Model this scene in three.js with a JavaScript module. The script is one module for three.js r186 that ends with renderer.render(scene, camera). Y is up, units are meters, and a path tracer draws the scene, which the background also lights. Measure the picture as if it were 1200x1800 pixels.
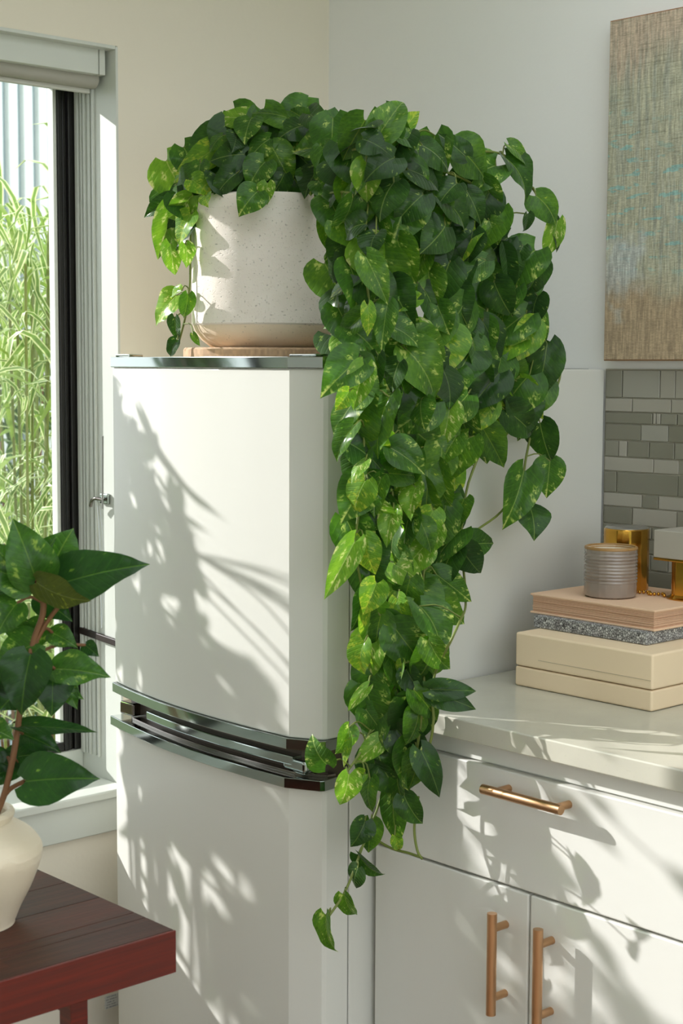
import * as THREE from 'three';
import { RoundedBoxGeometry } from 'three/addons/geometries/RoundedBoxGeometry.js';
import { mergeGeometries, toCreasedNormals } from 'three/addons/utils/BufferGeometryUtils.js';

// ---------------------------------------------------------------- camera, sky, sun, exposure
const scene = new THREE.Scene();
const FPX = 2775.39;                                        // focal length in pixels of the 1200 x 1800 frame
const camera = new THREE.PerspectiveCamera(2 * Math.atan(900 / FPX) * 180 / Math.PI, 1200 / 1800, 0.05, 200);
const EYE = new THREE.Vector3(2.6813, 1.4632, 2.4092);
const yaw = 47.5465 * Math.PI / 180, pitch = 5.2739 * Math.PI / 180, roll = 0.2433 * Math.PI / 180;
const FWD = new THREE.Vector3(-Math.sin(yaw) * Math.cos(pitch), -Math.sin(pitch), -Math.cos(yaw) * Math.cos(pitch));
const RGT0 = new THREE.Vector3().crossVectors(FWD, new THREE.Vector3(0, 1, 0)).normalize(), UP0 = new THREE.Vector3().crossVectors(RGT0, FWD);
const RGT = RGT0.clone().multiplyScalar(Math.cos(roll)).addScaledVector(UP0, Math.sin(roll));
const UPV = UP0.clone().multiplyScalar(Math.cos(roll)).addScaledVector(RGT0, -Math.sin(roll));
camera.position.copy(EYE);
camera.up.copy(UPV);
camera.lookAt(EYE.clone().add(FWD));
camera.focus = 2.72;
camera.userData.fStop = 8;
scene.add(camera);

const SKY = new THREE.Color().setRGB(0.93, 0.99, 1.03);
scene.background = SKY;
scene.backgroundIntensity = 1.25;

const SUN_DIR = new THREE.Vector3(-1, 0.53, 0.53).normalize();   // towards the sun
const sun = new THREE.DirectionalLight(new THREE.Color().setRGB(1.0, 0.98, 0.965), 3.6);
sun.position.copy(SUN_DIR).multiplyScalar(12).add(new THREE.Vector3(0.8, 0.8, 0.8));
sun.target.position.set(0.8, 0.8, 0.8);
sun.castShadow = true;
sun.shadow.mapSize.set(4096, 4096);
Object.assign(sun.shadow.camera, { left: -4, right: 4, top: 4, bottom: -4, near: 0.5, far: 30 });
scene.add(sun, sun.target);

const renderer = new THREE.WebGLRenderer({ antialias: true });
renderer.toneMapping = THREE.LinearToneMapping;
renderer.toneMappingExposure = 1.82;
renderer.shadowMap.enabled = true;

// ---------------------------------------------------------------- small helpers
function rng(seed) { let a = seed >>> 0; return () => { a = (a + 0x6d2b79f5) | 0; let t = Math.imul(a ^ (a >>> 15), 1 | a); t = (t + Math.imul(t ^ (t >>> 7), 61 | t)) ^ t; return ((t ^ (t >>> 14)) >>> 0) / 4294967296; }; }
const V = (x, y, z) => new THREE.Vector3(x, y, z);
const lerp = THREE.MathUtils.lerp, clamp = THREE.MathUtils.clamp, sstep = (x, a, b) => { const t = clamp((x - a) / (b - a), 0, 1); return t * t * (3 - 2 * t); };
const used = {};
function numbered(n) { const k = used[n] = (used[n] ?? -1) + 1; return k ? n + '_' + String(k).padStart(3, '0') : n; }
function tag(o, label, category, group) { o.userData.label = label; o.userData.category = category; if (group) o.userData.group = group; return o; }
function thing(name, label, category, at = [0, 0, 0], turn = 0, group) {
  const o = new THREE.Group(); o.name = numbered(name); o.position.set(...at); o.rotation.y = turn; scene.add(o); return tag(o, label, category, group);
}
function obj(name, geo, mat, parent = scene) {
  const g = Array.isArray(geo) ? merge(geo) : geo, m = new THREE.Mesh(g, mat);
  m.name = parent === scene ? numbered(name) : name; m.castShadow = m.receiveShadow = true; parent.add(m); return m;
}
function struct(name, geo, mat, parent = scene) { const m = obj(name, geo, mat, parent); if (parent === scene) m.userData.kind = 'structure'; return m; }
function merge(list) {
  const flat = list.map((g) => { const h = g.index ? g.toNonIndexed() : g.clone(); for (const k of Object.keys(h.attributes)) if (!['position', 'normal', 'uv'].includes(k)) h.deleteAttribute(k); return h; });
  return mergeGeometries(flat);
}
// box from min to max corner, rounded edges, uv in metres
function metreUV(g) {
  g = g.index ? g.toNonIndexed() : g;
  const p = g.attributes.position, n = g.attributes.normal, uv = new Float32Array(p.count * 2);
  for (let i = 0; i < p.count; i += 3) {
    let nx = 0, ny = 0, nz = 0;
    for (let k = 0; k < 3; k++) { nx += Math.abs(n.getX(i + k)); ny += Math.abs(n.getY(i + k)); nz += Math.abs(n.getZ(i + k)); }
    for (let k = 0; k < 3; k++) {
      const x = p.getX(i + k), y = p.getY(i + k), z = p.getZ(i + k);
      const [u, v] = ny >= nx && ny >= nz ? [x, z] : nx >= nz ? [z, y] : [x, y];
      uv[(i + k) * 2] = u; uv[(i + k) * 2 + 1] = v;
    }
  }
  g.setAttribute('uv', new THREE.BufferAttribute(uv, 2)); return g;
}
function box(x0, y0, z0, x1, y1, z1, r = 0.002, seg = 2) {
  const w = x1 - x0, h = y1 - y0, d = z1 - z0; r = Math.min(r, w / 2.01, h / 2.01, d / 2.01);
  const g = r > 0 ? new RoundedBoxGeometry(w, h, d, seg, r) : new THREE.BoxGeometry(w, h, d);
  g.translate((x0 + x1) / 2, (y0 + y1) / 2, (z0 + z1) / 2); return metreUV(g);
}
// vertical prism from a plan outline [[x, z], ...]
function prism(pts, y0, y1, bevel = 0, crease = 0.3) {
  const s = new THREE.Shape(pts.map(([x, z]) => new THREE.Vector2(x, -z)));
  const g = new THREE.ExtrudeGeometry(s, { depth: y1 - y0 - 2 * bevel, bevelEnabled: bevel > 0, bevelSize: bevel, bevelOffset: -bevel, bevelThickness: bevel, bevelSegments: 2, curveSegments: 8 });
  g.rotateX(-Math.PI / 2); g.translate(0, y0 + bevel, 0);
  return metreUV(toCreasedNormals(g, crease));
}
function rod(a, b, r, seg = 14, r2 = r) {
  const d = b.clone().sub(a), g = new THREE.CylinderGeometry(r2, r, d.length(), seg, 1);
  g.applyQuaternion(new THREE.Quaternion().setFromUnitVectors(V(0, 1, 0), d.clone().normalize())); g.translate(...a.clone().add(b).multiplyScalar(0.5).toArray()); return g;
}
function tube(pts, r, seg = 16, rs = 6) { return new THREE.TubeGeometry(new THREE.CatmullRomCurve3(pts), seg, r, rs, false); }
function latheUV(g, R) { const p = g.attributes.position, u = g.attributes.uv; for (let i = 0; i < p.count; i++) u.setXY(i, u.getX(i) * R * 6.2832, p.getY(i)); return g; }
function lathe(pts, seg = 72, crease = 0.6) { return toCreasedNormals(new THREE.LatheGeometry(pts.map(([x, y]) => new THREE.Vector2(x, y)), seg), crease); }
// a pixel of the photograph and a distance along the view axis give a place in the room
function look(px, py) { return FWD.clone().addScaledVector(RGT, (px - 600) / FPX).addScaledVector(UPV, -(py - 900) / FPX); }
function at(px, py, depth) { return EYE.clone().addScaledVector(look(px, py), depth); }

// ---------------------------------------------------------------- noise and textures
const PERM = (() => { const r = rng(7), a = [...Array(256).keys()]; for (let i = 255; i > 0; i--) { const j = Math.floor(r() * (i + 1)); [a[i], a[j]] = [a[j], a[i]]; } return a; })();
function vnoise(x, y, px = 256, py = 256) {            // value noise, periodic
  const xi = Math.floor(x), yi = Math.floor(y), fx = x - xi, fy = y - yi, m = (a, n) => ((a % n) + n) % n;
  const h = (i, j) => PERM[(PERM[m(i, px) & 255] + m(j, py)) & 255] / 255, u = fx * fx * (3 - 2 * fx), w = fy * fy * (3 - 2 * fy);
  return lerp(lerp(h(xi, yi), h(xi + 1, yi), u), lerp(h(xi, yi + 1), h(xi + 1, yi + 1), u), w);
}
function fbm(x, y, oct = 4, p = 256) { let s = 0, a = 0.5, f = 1; for (let i = 0; i < oct; i++) { s += a * vnoise(x * f + i * 17, y * f + i * 31, p * f, p * f); a /= 2; f *= 2; } return s / (1 - a * 2); }
function tex(w, h, fn, srgb = true, rep = [1, 1]) {    // fn(u, v) -> [r, g, b] 0..1, v up
  const d = new Uint8Array(w * h * 4);
  for (let y = 0; y < h; y++) for (let x = 0; x < w; x++) {
    const c = fn((x + 0.5) / w, (y + 0.5) / h), o = (y * w + x) * 4;
    for (let k = 0; k < 3; k++) d[o + k] = clamp(Math.round((Array.isArray(c) ? c[k] : c) * 255), 0, 255);
    d[o + 3] = 255;
  }
  const t = new THREE.DataTexture(d, w, h); t.magFilter = THREE.LinearFilter; t.minFilter = THREE.LinearMipmapLinearFilter; t.generateMipmaps = true;
  t.wrapS = t.wrapT = THREE.RepeatWrapping; t.repeat.set(...rep); if (srgb) t.colorSpace = THREE.SRGBColorSpace; t.needsUpdate = true; return t;
}
const std = (o) => new THREE.MeshStandardMaterial(o), phy = (o) => new THREE.MeshPhysicalMaterial(o);
const mix3 = (a, b, t) => [lerp(a[0], b[0], t), lerp(a[1], b[1], t), lerp(a[2], b[2], t)];

const plasterBump = tex(512, 512, (u, v) => 0.5 + 0.35 * (fbm(u * 24, v * 24, 4, 24) - 0.5) + 0.25 * (fbm(u * 90, v * 90, 2, 90) - 0.5), false, [1.6, 1.6]);
const grainBump = tex(256, 256, (u, v) => fbm(u * 40, v * 40, 3, 40), false, [6, 6]);
function woodTex(dark, light, red, seed) {
  return tex(512, 512, (u, v) => {                        // grain runs along v
    const w = fbm(u * 10 + 3.3 * seed, v * 2, 3, 10), g = fbm(u * 64, v * 3 + w * 2, 3, 64), f = vnoise(u * 256, v * 16, 256, 16);
    let c = mix3(dark, light, clamp(0.15 + 0.75 * g + 0.3 * (w - 0.5), 0, 1)); c = mix3(c, red, clamp((w - 0.45) * 1.6, 0, 0.5)); return c.map((q) => q * (0.9 + 0.2 * f));
  });
}
const M = {};
M.wallWarmLit = std({ color: 0xe8e1cf, roughness: 0.92, bumpMap: plasterBump, bumpScale: 0.0006 });  // same wall paint, with the warm light of the left wall mixed into it
M.wallCoolLit = std({ color: 0xf2f3f0, roughness: 0.92, bumpMap: plasterBump, bumpScale: 0.0006 });  // same wall paint, with the cooler light of the back wall mixed in
M.trim = std({ color: 0xd0d4cb, roughness: 0.45 });
M.ceiling = std({ color: 0xefeee9, roughness: 0.95 });
const floorTex = woodTex([0.42, 0.33, 0.24], [0.60, 0.50, 0.39], [0.52, 0.40, 0.29], 2); floorTex.repeat.set(1.2, 0.5);
M.floor = std({ map: floorTex, roughness: 0.45 });
M.black = std({ color: 0x14120f, roughness: 0.4 });
M.glass = phy({ color: 0xffffff, roughness: 0, transmission: 1, thickness: 0, ior: 1.5 });
M.fridge = phy({ color: 0xd7d7cf, roughness: 0.4, clearcoat: 0.12, clearcoatRoughness: 0.12 });
M.chrome = std({ color: 0xa3aba6, roughness: 0.09, metalness: 1 });
M.chromeDark = std({ color: 0x8e8680, roughness: 0.16, metalness: 1 });
M.gasket = std({ color: 0x3a3a38, roughness: 0.8 });
M.cabinet = phy({ color: 0xdadad3, roughness: 0.42, clearcoat: 0.15, clearcoatRoughness: 0.3 });
M.carcass = std({ color: 0xc4c2b8, roughness: 0.6 });
M.counter = phy({ color: 0xcac8ba, roughness: 0.16, map: tex(512, 512, (u, v) => { const n = fbm(u * 12, v * 12, 5, 12), s = vnoise(u * 200, v * 200, 200, 200); const c = 0.955 + 0.05 * (n - 0.5) + (s > 0.93 ? -0.03 : 0); return [c, c, c * 0.99]; }, true, [1.5, 1.5]) });
M.gold = std({ color: 0xcaa07a, roughness: 0.3, metalness: 1 });
M.brass = std({ color: 0xd8a548, roughness: 0.2, metalness: 1 });

// ---------------------------------------------------------------- the room shell
const WIN = { z0: 0.573, z1: 1.52, y0: 0.59, y1: 2.096 }, ADDED_WIN2 = { z0: 2.15, z1: 3.55, y0: 0.03, y1: 2.45 };
const ADDED_SKYL = { x0: 0.9, x1: 3.2, z0: 0.12, z1: 1.9 };             // unseen roof light, added to brighten the upper walls
const ROOM = { x: 3.6, z: 3.7, y: 2.65, t: 0.19 };
function wallGeo(w, h, t, holes) {                           // wall in its own x-y plane with rectangular holes, thickness t towards -z
  const s = new THREE.Shape([[0, 0], [w, 0], [w, h], [0, h]].map((p) => new THREE.Vector2(...p)));
  for (const [a, b, c, d] of holes) s.holes.push(new THREE.Path([[a, b], [a, d], [c, d], [c, b]].map((p) => new THREE.Vector2(...p))));
  const g = new THREE.ExtrudeGeometry(s, { depth: t, bevelEnabled: false }); g.translate(0, 0, -t); return g;
}
{
  const { x, z, y, t } = ROOM;
  const gl = wallGeo(z, y, t, [WIN, ADDED_WIN2].map((w) => [z - w.z1 - 0.006, w.y0 - 0.006, z - w.z0 + 0.006, w.y1 + 0.001])); gl.rotateY(Math.PI / 2); gl.translate(0, 0, z);
  struct('wall_left', metreUV(gl), M.wallWarmLit);
  const gb = wallGeo(x, y, t, []); struct('wall_back', metreUV(gb), M.wallCoolLit);
  const gr = wallGeo(z, y, t, [[0.35, 0.02, 3.35, 2.55]]); gr.rotateY(-Math.PI / 2); gr.translate(x, 0, 0); struct('wall_right', metreUV(gr), M.wallWarmLit);
  const gf = wallGeo(x, y, t, [[0.3, 0.02, 1.2, 2.1]]); gf.rotateY(Math.PI); gf.translate(x, 0, z); struct('wall_front', metreUV(gf), M.wallCoolLit);
  struct('floor', box(-t, -0.12, -t, x + t, 0, z + t, 0), M.floor);
  const gc = wallGeo(x + 2 * t, z + 2 * t, 0.15, [[ADDED_SKYL.x0 + t, ADDED_SKYL.z0 + t, ADDED_SKYL.x1 + t, ADDED_SKYL.z1 + t]]); gc.rotateX(Math.PI / 2); gc.translate(-t, y + 0.15, -t); gc.translate(0, -0.15, 0); struct('ceiling', metreUV(gc), M.ceiling);
  const w4 = new THREE.Group(); w4.name = 'added_skylight_4'; w4.userData.kind = 'structure'; scene.add(w4);  // frame and pane of the added roof light
  obj('window_frame', [box(ADDED_SKYL.x0, y + 0.15, ADDED_SKYL.z0, ADDED_SKYL.x1, y + 0.2, ADDED_SKYL.z0 + 0.05), box(ADDED_SKYL.x0, y + 0.15, ADDED_SKYL.z1 - 0.05, ADDED_SKYL.x1, y + 0.2, ADDED_SKYL.z1), box(ADDED_SKYL.x0, y + 0.15, ADDED_SKYL.z0, ADDED_SKYL.x0 + 0.05, y + 0.2, ADDED_SKYL.z1), box(ADDED_SKYL.x1 - 0.05, y + 0.15, ADDED_SKYL.z0, ADDED_SKYL.x1, y + 0.2, ADDED_SKYL.z1)], M.trim, w4);
  obj('pane', new THREE.PlaneGeometry(ADDED_SKYL.x1 - ADDED_SKYL.x0 - 0.06, ADDED_SKYL.z1 - ADDED_SKYL.z0 - 0.06).rotateX(-Math.PI / 2).translate((ADDED_SKYL.x0 + ADDED_SKYL.x1) / 2, y + 0.175, (ADDED_SKYL.z0 + ADDED_SKYL.z1) / 2), M.glass, w4);
}
// the window in the left wall: lining boards, tracks, sash, panes, sill, blind
{
  const { z0, z1, y0, y1 } = WIN, jamb = [];
  jamb.push(box(-0.19, y0 - 0.005, z0 - 0.0055, 0.002, y1, z0, 0.0012));                       // lining board that faces the sun
  struct('trim_1', jamb, M.trim);
  const tracks = [];
  for (const [a, b, d] of [[-0.142, -0.13, 0.006], [-0.124, -0.119, 0.0045], [-0.112, -0.106, 0.0055], [-0.094, -0.089, 0.004], [-0.08, -0.074, 0.006]]) tracks.push(box(a, y0 + 0.05, z0, b, y1 - 0.06, z0 + d, 0.0012));
  struct('trim_2', tracks, M.trim);
  struct('trim_3', [box(-0.145, y1 - 0.006, z0, 0.0015, y1 + 0.001, z1, 0.001), box(-0.145, y0, z1, 0.0015, y1, z1 + 0.006, 0.001)], M.trim);
  const win = new THREE.Group(); win.name = 'window_1'; win.userData.kind = 'structure'; scene.add(win);
  obj('window_frame', [box(-0.185, y1 - 0.058, z0, -0.145, y1 - 0.006, z1, 0.002), box(-0.185, y0, z0, -0.142, y0 + 0.055, z1, 0.002)], M.trim, win);
  obj('sash_stile', [box(-0.178, y0 + 0.055, z0 + 0.001, -0.146, y1 - 0.058, z0 + 0.018, 0.003), box(-0.178, y0 + 0.055, z0 + 0.02, -0.150, y1 - 0.058, z0 + 0.030, 0.003), box(-0.178, y0 + 0.055, z0 + 0.031, -0.146, y1 - 0.058, z0 + 0.043, 0.003)], M.black, win);
  obj('glazing_bead', box(-0.172, y0 + 0.055, z0 + 0.043, -0.15, y1 - 0.058, z0 + 0.051, 0.002), M.trim, win);
  obj('sash_stile', box(-0.178, y0 + 0.055, z1 - 0.045, -0.146, y1 - 0.058, z1 - 0.001, 0.003), M.black, win);
  obj('sash_rail', box(-0.178, y0 + 0.055, z0 + 0.043, -0.146, y0 + 0.075, z1 - 0.045, 0.003), M.black, win);
  obj('pane', new THREE.PlaneGeometry(z1 - z0 - 0.09, y1 - y0 - 0.15).rotateY(Math.PI / 2).translate(-0.163, (y0 + y1) / 2 + 0.02, (z0 + z1) / 2), M.glass, win);
  const latch = obj('window_latch', [box(-0.06, 1.178, z0, -0.03, 1.20, z0 + 0.008, 0.003), rod(V(-0.045, 1.19, z0 + 0.006), V(-0.05, 1.186, z0 + 0.02), 0.004)], M.chrome, win);
  obj('lever', tube([V(-0.03, 1.188, z0 + 0.018), V(-0.05, 1.19, z0 + 0.024), V(-0.066, 1.184, z0 + 0.022), V(-0.074, 1.172, z0 + 0.02)], 0.0035, 12), M.chromeDark, latch);
  obj('stay_bar', [box(-0.142, 0.888, z0 + 0.002, 0.010, 0.902, z0 + 0.010, 0.002).applyMatrix4(new THREE.Matrix4().makeRotationZ(-0.07)).translate(-0.06, 0, 0)], std({ color: 0x5a4636, roughness: 0.5, map: woodTex([0.3, 0.22, 0.15], [0.5, 0.4, 0.3], [0.4, 0.25, 0.15], 4) }), win);
  struct('trim_4', box(-0.145, y0 - 0.012, z0, 0.028, y0 + 0.006, z1 + 0.03, 0.004), M.trim);            // sill board
  struct('trim_5', box(0, y0 - 0.085, z0 + 0.002, 0.014, y0 - 0.012, z1 + 0.03, 0.003), M.trim);      // apron under the sill
  const blind = thing('roller_blind', 'white roller blind rolled up at the top of the window behind its pelmet', 'blind');
  obj('pelmet', box(-0.05, 2.041, z0 + 0.024, -0.022, y1 - 0.003, z1 - 0.01, 0.002), M.trim, blind);
  obj('pelmet_end', box(-0.05, 2.041, z0 + 0.008, -0.022, y1 - 0.003, z0 + 0.022, 0.002), M.trim, blind);
  obj('roller', rod(V(-0.058, 2.037, z0 + 0.012), V(-0.058, 2.037, z1 - 0.012), 0.019, 24), std({ color: 0xa9a79c, roughness: 0.9 }), blind);
  obj('hem_bar', box(-0.078, 2.010, z0 + 0.014, -0.066, 2.022, z1 - 0.014, 0.004), std({ color: 0xcfd0c8, roughness: 0.6 }), blind);
  const cord = thing('blind_cord', 'thin grey cord and wand of the blind hanging beside the fridge', 'cord');
  obj('wand', rod(V(-0.012, 1.32, z0 + 0.03), V(-0.03, 1.17, z0 + 0.02), 0.0022, 8), std({ color: 0x8a8d88, roughness: 0.5 }), cord);
  obj('cord_loop', [tube([V(-0.048, 1.175, z0 + 0.02), V(-0.047, 1.1, z0 + 0.016), V(-0.045, 1.0, z0 + 0.016), V(-0.043, 0.92, z0 + 0.016)], 0.0012, 10), tube([V(-0.04, 1.175, z0 + 0.02), V(-0.034, 1.1, z0 + 0.016), V(-0.032, 1.0, z0 + 0.016), V(-0.043, 0.92, z0 + 0.016)], 0.0012, 10)], std({ color: 0xb9c0bf, roughness: 0.6 }), cord);
}
// unseen openings, added to fill the rest of the room with daylight
{
  const w2 = new THREE.Group(); w2.name = 'added_window_2'; w2.userData.kind = 'structure'; scene.add(w2); const { z0, z1, y0, y1 } = ADDED_WIN2;
  obj('window_frame', [box(-0.16, y0, z0, -0.12, y0 + 0.05, z1), box(-0.16, y1 - 0.05, z0, -0.12, y1, z1), box(-0.16, y0, z0, -0.12, y1, z0 + 0.05), box(-0.16, y0, z1 - 0.05, -0.12, y1, z1)], M.trim, w2);
  obj('pane', new THREE.PlaneGeometry(z1 - z0, y1 - y0).rotateY(Math.PI / 2).translate(-0.14, (y0 + y1) / 2, (z0 + z1) / 2), M.glass, w2);
  const d1 = new THREE.Group(); d1.name = 'door_1'; d1.userData.kind = 'structure'; scene.add(d1); const zf = ROOM.z + 0.08;
  for (const [a, b] of [[2.4, 3.3]]) {
    obj('door_frame', [box(a, 0.02, zf, a + 0.06, 2.1, zf + 0.04), box(b - 0.06, 0.02, zf, b, 2.1, zf + 0.04), box(a, 0.02, zf, b, 0.1, zf + 0.04), box(a, 2.02, zf, b, 2.1, zf + 0.04)], M.black, d1);
    obj('pane', new THREE.PlaneGeometry(b - a - 0.1, 1.94).translate((a + b) / 2, 1.06, zf + 0.02), M.glass, d1);
  }
  const w3 = new THREE.Group(); w3.name = 'added_window_3'; w3.userData.kind = 'structure'; scene.add(w3); const xr = ROOM.x + 0.08;
  obj('window_frame', [box(xr, 0.02, 0.35, xr + 0.04, 0.08, 3.35), box(xr, 2.49, 0.35, xr + 0.04, 2.55, 3.35), box(xr, 0.02, 0.35, xr + 0.04, 2.55, 0.41), box(xr, 0.02, 1.82, xr + 0.04, 2.55, 1.88), box(xr, 0.02, 3.29, xr + 0.04, 2.55, 3.35)], M.trim, w3);
  obj('pane', new THREE.PlaneGeometry(2.96, 2.5).rotateY(Math.PI / 2).translate(xr + 0.02, 1.285, 1.85), M.glass, w3);
}

// ---------------------------------------------------------------- wall tiles behind the counter
{
  const tones = [0x98968a, 0x878576, 0xa19d90, 0x8f8c7e, 0x7c7a6a].map((c) => phy({ color: c, roughness: 0.22, clearcoat: 0.4, clearcoatRoughness: 0.1 }));
  const wall = scene.getObjectByName('wall_back'), r = rng(31);
  struct('grout', box(0.795, 0.916, 0, 2.2, 1.4605, 0.004, 0), std({ color: 0xaaa594, roughness: 0.95 }), wall);
  const rows = [1.459, 1.406, 1.3795, 1.3575, 1.326, 1.2945, 1.267, 1.2265, 1.2005, 1.167, 1.1435, 1.115, 1.085, 1.052, 1.022, 0.985, 0.955, 0.917];
  const firsts = [[0.837, 0.923, 0.957], [0.861, 0.949], [0.908, 0.916, 0.926, 0.963], [0.882, 0.944], [0.831, 0.851, 0.902], [0.912], [0.828, 0.968], [0.888, 0.925], [0.866], [0.912], [0.938], [0.91, 0.95], [0.9], [0.885, 0.93], [0.86, 0.99], [0.84, 0.93], [0.87]];
  const tone = [[1, 0, 2, 2], [2, 2, 2], [4, 2, 2, 1, 1], [4, 0, 4], [1, 2, 4, 4], [2, 2], [4, 4, 4], [2, 4, 2], [4, 2], [1, 1]];
  for (let i = 0; i + 1 < rows.length; i++) {
    const cuts = [0.797, ...(firsts[i] ?? [])]; while (cuts.at(-1) < 1.55) cuts.push(cuts.at(-1) + 0.04 + 0.09 * r());
    for (let k = 0; k + 1 < cuts.length; k++) {
      const proud = 0.0065 + 0.0015 * r();
      struct('tile', box(cuts[k] + 0.0011, rows[i + 1] + 0.0011, 0.002, cuts[k + 1] - 0.0011, rows[i] - 0.0011, proud, 0.0012, 1), tones[tone[i]?.[k] ?? Math.floor(r() * 5)], wall);
    }
  }
}

// ---------------------------------------------------------------- refrigerator
const FRONT = [[0.172, 0.702], [0.23, 0.716], [0.30, 0.729], [0.36, 0.739], [0.42, 0.746], [0.49, 0.7515], [0.56, 0.754], [0.63, 0.754], [0.69, 0.7525], [0.742, 0.750], [0.793, 0.722], [0.797, 0.715]];
const front = (off) => [...FRONT.map(([x, z], i) => [i === 0 ? x - off * 0.4 : i >= 10 ? x + off * 0.6 : x, z + off]), [0.797 + off * 0.3, 0.668], [0.172 - off * 0.3, 0.668]];
const band = (off, back, y0, y1) => prism([...front(off).slice(0, 12), ...[...FRONT].reverse().map(([x, z]) => [x, z - back])], y0, y1, 0.0012, 0.3);
{
  const f = thing('refrigerator', 'white two door refrigerator with chrome trims standing in the corner', 'refrigerator');
  obj('cabinet_body', [box(0.175, 0.09, 0.010, 0.797, 1.4595, 0.664, 0.003)], M.fridge, f);
  obj('added_top_panel', box(0.185, 1.459, 0.045, 0.787, 1.4605, 0.66, 0.0005), std({ color: 0x7c8078, roughness: 0.7 }), f);  // unseen dark panel, added to cut sunlight bouncing up onto the wall
  obj('door_gasket', box(0.183, 0.1, 0.663, 0.793, 1.452, 0.669, 0.001), M.gasket, f);
  const up = obj('freezer_door', prism(front(0), 0.855, 1.4595, 0.003, 0.3), M.fridge, f), low = obj('lower_door', prism(front(0), 0.11, 0.772, 0.003, 0.3), M.fridge, f);
  obj('chrome_trim', band(0.004, 0.02, 1.4597, 1.4785), M.chrome, up);
  obj('chrome_trim', band(0.006, 0.03, 0.8365, 0.8548), M.chrome, up);
  obj('chrome_trim', band(0.010, 0.03, 0.7722, 0.790), M.chrome, low);
  obj('handle_recess', prism(front(-0.028), 0.7722, 0.8365, 0, 0.3), std({ color: 0x51483f, roughness: 0.35, metalness: 0.6 }), f);
  obj('handle_bar', prism([...FRONT.slice(2, 10).map(([x, z]) => [x, z - 0.008]), ...FRONT.slice(2, 10).reverse().map(([x, z]) => [x, z - 0.03])], 0.806, 0.8215, 0.002, 0.3), M.chrome, f);
  obj('handle_lip', prism([...FRONT.slice(1, 11).map(([x, z]) => [x, z - 0.012]), ...FRONT.slice(1, 11).reverse().map(([x, z]) => [x, z - 0.03])], 0.7895, 0.795, 0.001, 0.3), M.chromeDark, f);
  obj('handle_cap', [box(0.715, 0.797, 0.715, 0.772, 0.818, 0.742, 0.006, 3), box(0.735, 0.792, 0.712, 0.765, 0.805, 0.737, 0.004)], M.chrome, f);
  obj('handle_cap', box(0.19, 0.797, 0.675, 0.235, 0.822, 0.706, 0.004), M.chromeDark, f);
  obj('hinge_cover', box(0.195, 1.4785, 0.68, 0.24, 1.484, 0.712, 0.002), M.chrome, f);
  obj('hinge_cover', box(0.715, 1.4785, 0.70, 0.78, 1.483, 0.728, 0.002), M.chrome, f);
  obj('side_grip', [box(0.796, 1.386, 0.61, 0.7985, 1.404, 0.655, 0.001)], M.fridge, f);
  for (const [x, z] of [[0.25, 0.1], [0.75, 0.1], [0.25, 0.62], [0.75, 0.62]]) obj('foot', new THREE.CylinderGeometry(0.02, 0.024, 0.092, 16).translate(x, 0.046, z), M.gasket, f);
  obj('kick_plate', box(0.22, 0.015, 0.6, 0.785, 0.105, 0.64, 0.003), M.gasket, f);
}

// ---------------------------------------------------------------- base cabinet and counter
{
  const c = thing('base_cabinet', 'white base cabinet with one drawer over two doors and bronze bar handles', 'cabinet');
  obj('carcass', [box(0.806, 0.10, 0.02, 2.2, 0.8825, 0.600, 0.002), box(0.83, 0, 0.06, 2.18, 0.10, 0.54, 0.001)], M.carcass, c);
  obj('filler_rail', box(0.806, 0.848, 0.598, 2.2, 0.8825, 0.605, 0.001), M.cabinet, c);
  const dr = obj('drawer', box(0.808, 0.6665, 0.600, 1.488, 0.8455, 0.6155, 0.003, 3), M.cabinet, c);
  obj('drawer', box(1.492, 0.6665, 0.600, 2.198, 0.8455, 0.6155, 0.003, 3), M.cabinet, c);
  const d1 = obj('door', box(0.808, 0.105, 0.600, 1.1465, 0.6625, 0.6155, 0.003, 3), M.cabinet, c);
  const d2 = obj('door', box(1.1500, 0.105, 0.600, 1.488, 0.6625, 0.6155, 0.003, 3), M.cabinet, c);
  obj('door', box(1.492, 0.105, 0.600, 2.198, 0.6625, 0.6155, 0.003, 3), M.cabinet, c);
  const bar = (a, b, s1, s2) => { const g = [rod(a, b, 0.0078, 20), rod(s1, s1.clone().setZ(0.615), 0.0062, 16), rod(s2, s2.clone().setZ(0.615), 0.0062, 16)]; return g; };
  const ZB = 0.648;
  obj('handle', bar(V(1.102, 0.629, ZB), V(1.102, 0.468, ZB), V(1.102, 0.604, ZB), V(1.102, 0.494, ZB)), M.gold, d1);
  obj('handle', bar(V(1.194, 0.629, ZB), V(1.194, 0.468, ZB), V(1.194, 0.604, ZB), V(1.194, 0.494, ZB)), M.gold, d2);
  obj('handle', bar(V(1.079, 0.819, ZB), V(1.234, 0.819, ZB), V(1.104, 0.819, ZB), V(1.222, 0.819, ZB)), M.gold, dr);
  const k = obj('countertop', box(0.8035, 0.8825, 0.0, 2.22, 0.915, 0.635, 0.0025, 3), M.counter);
  tag(k, 'glossy white stone countertop on the white base cabinet', 'countertop');
}

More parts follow.
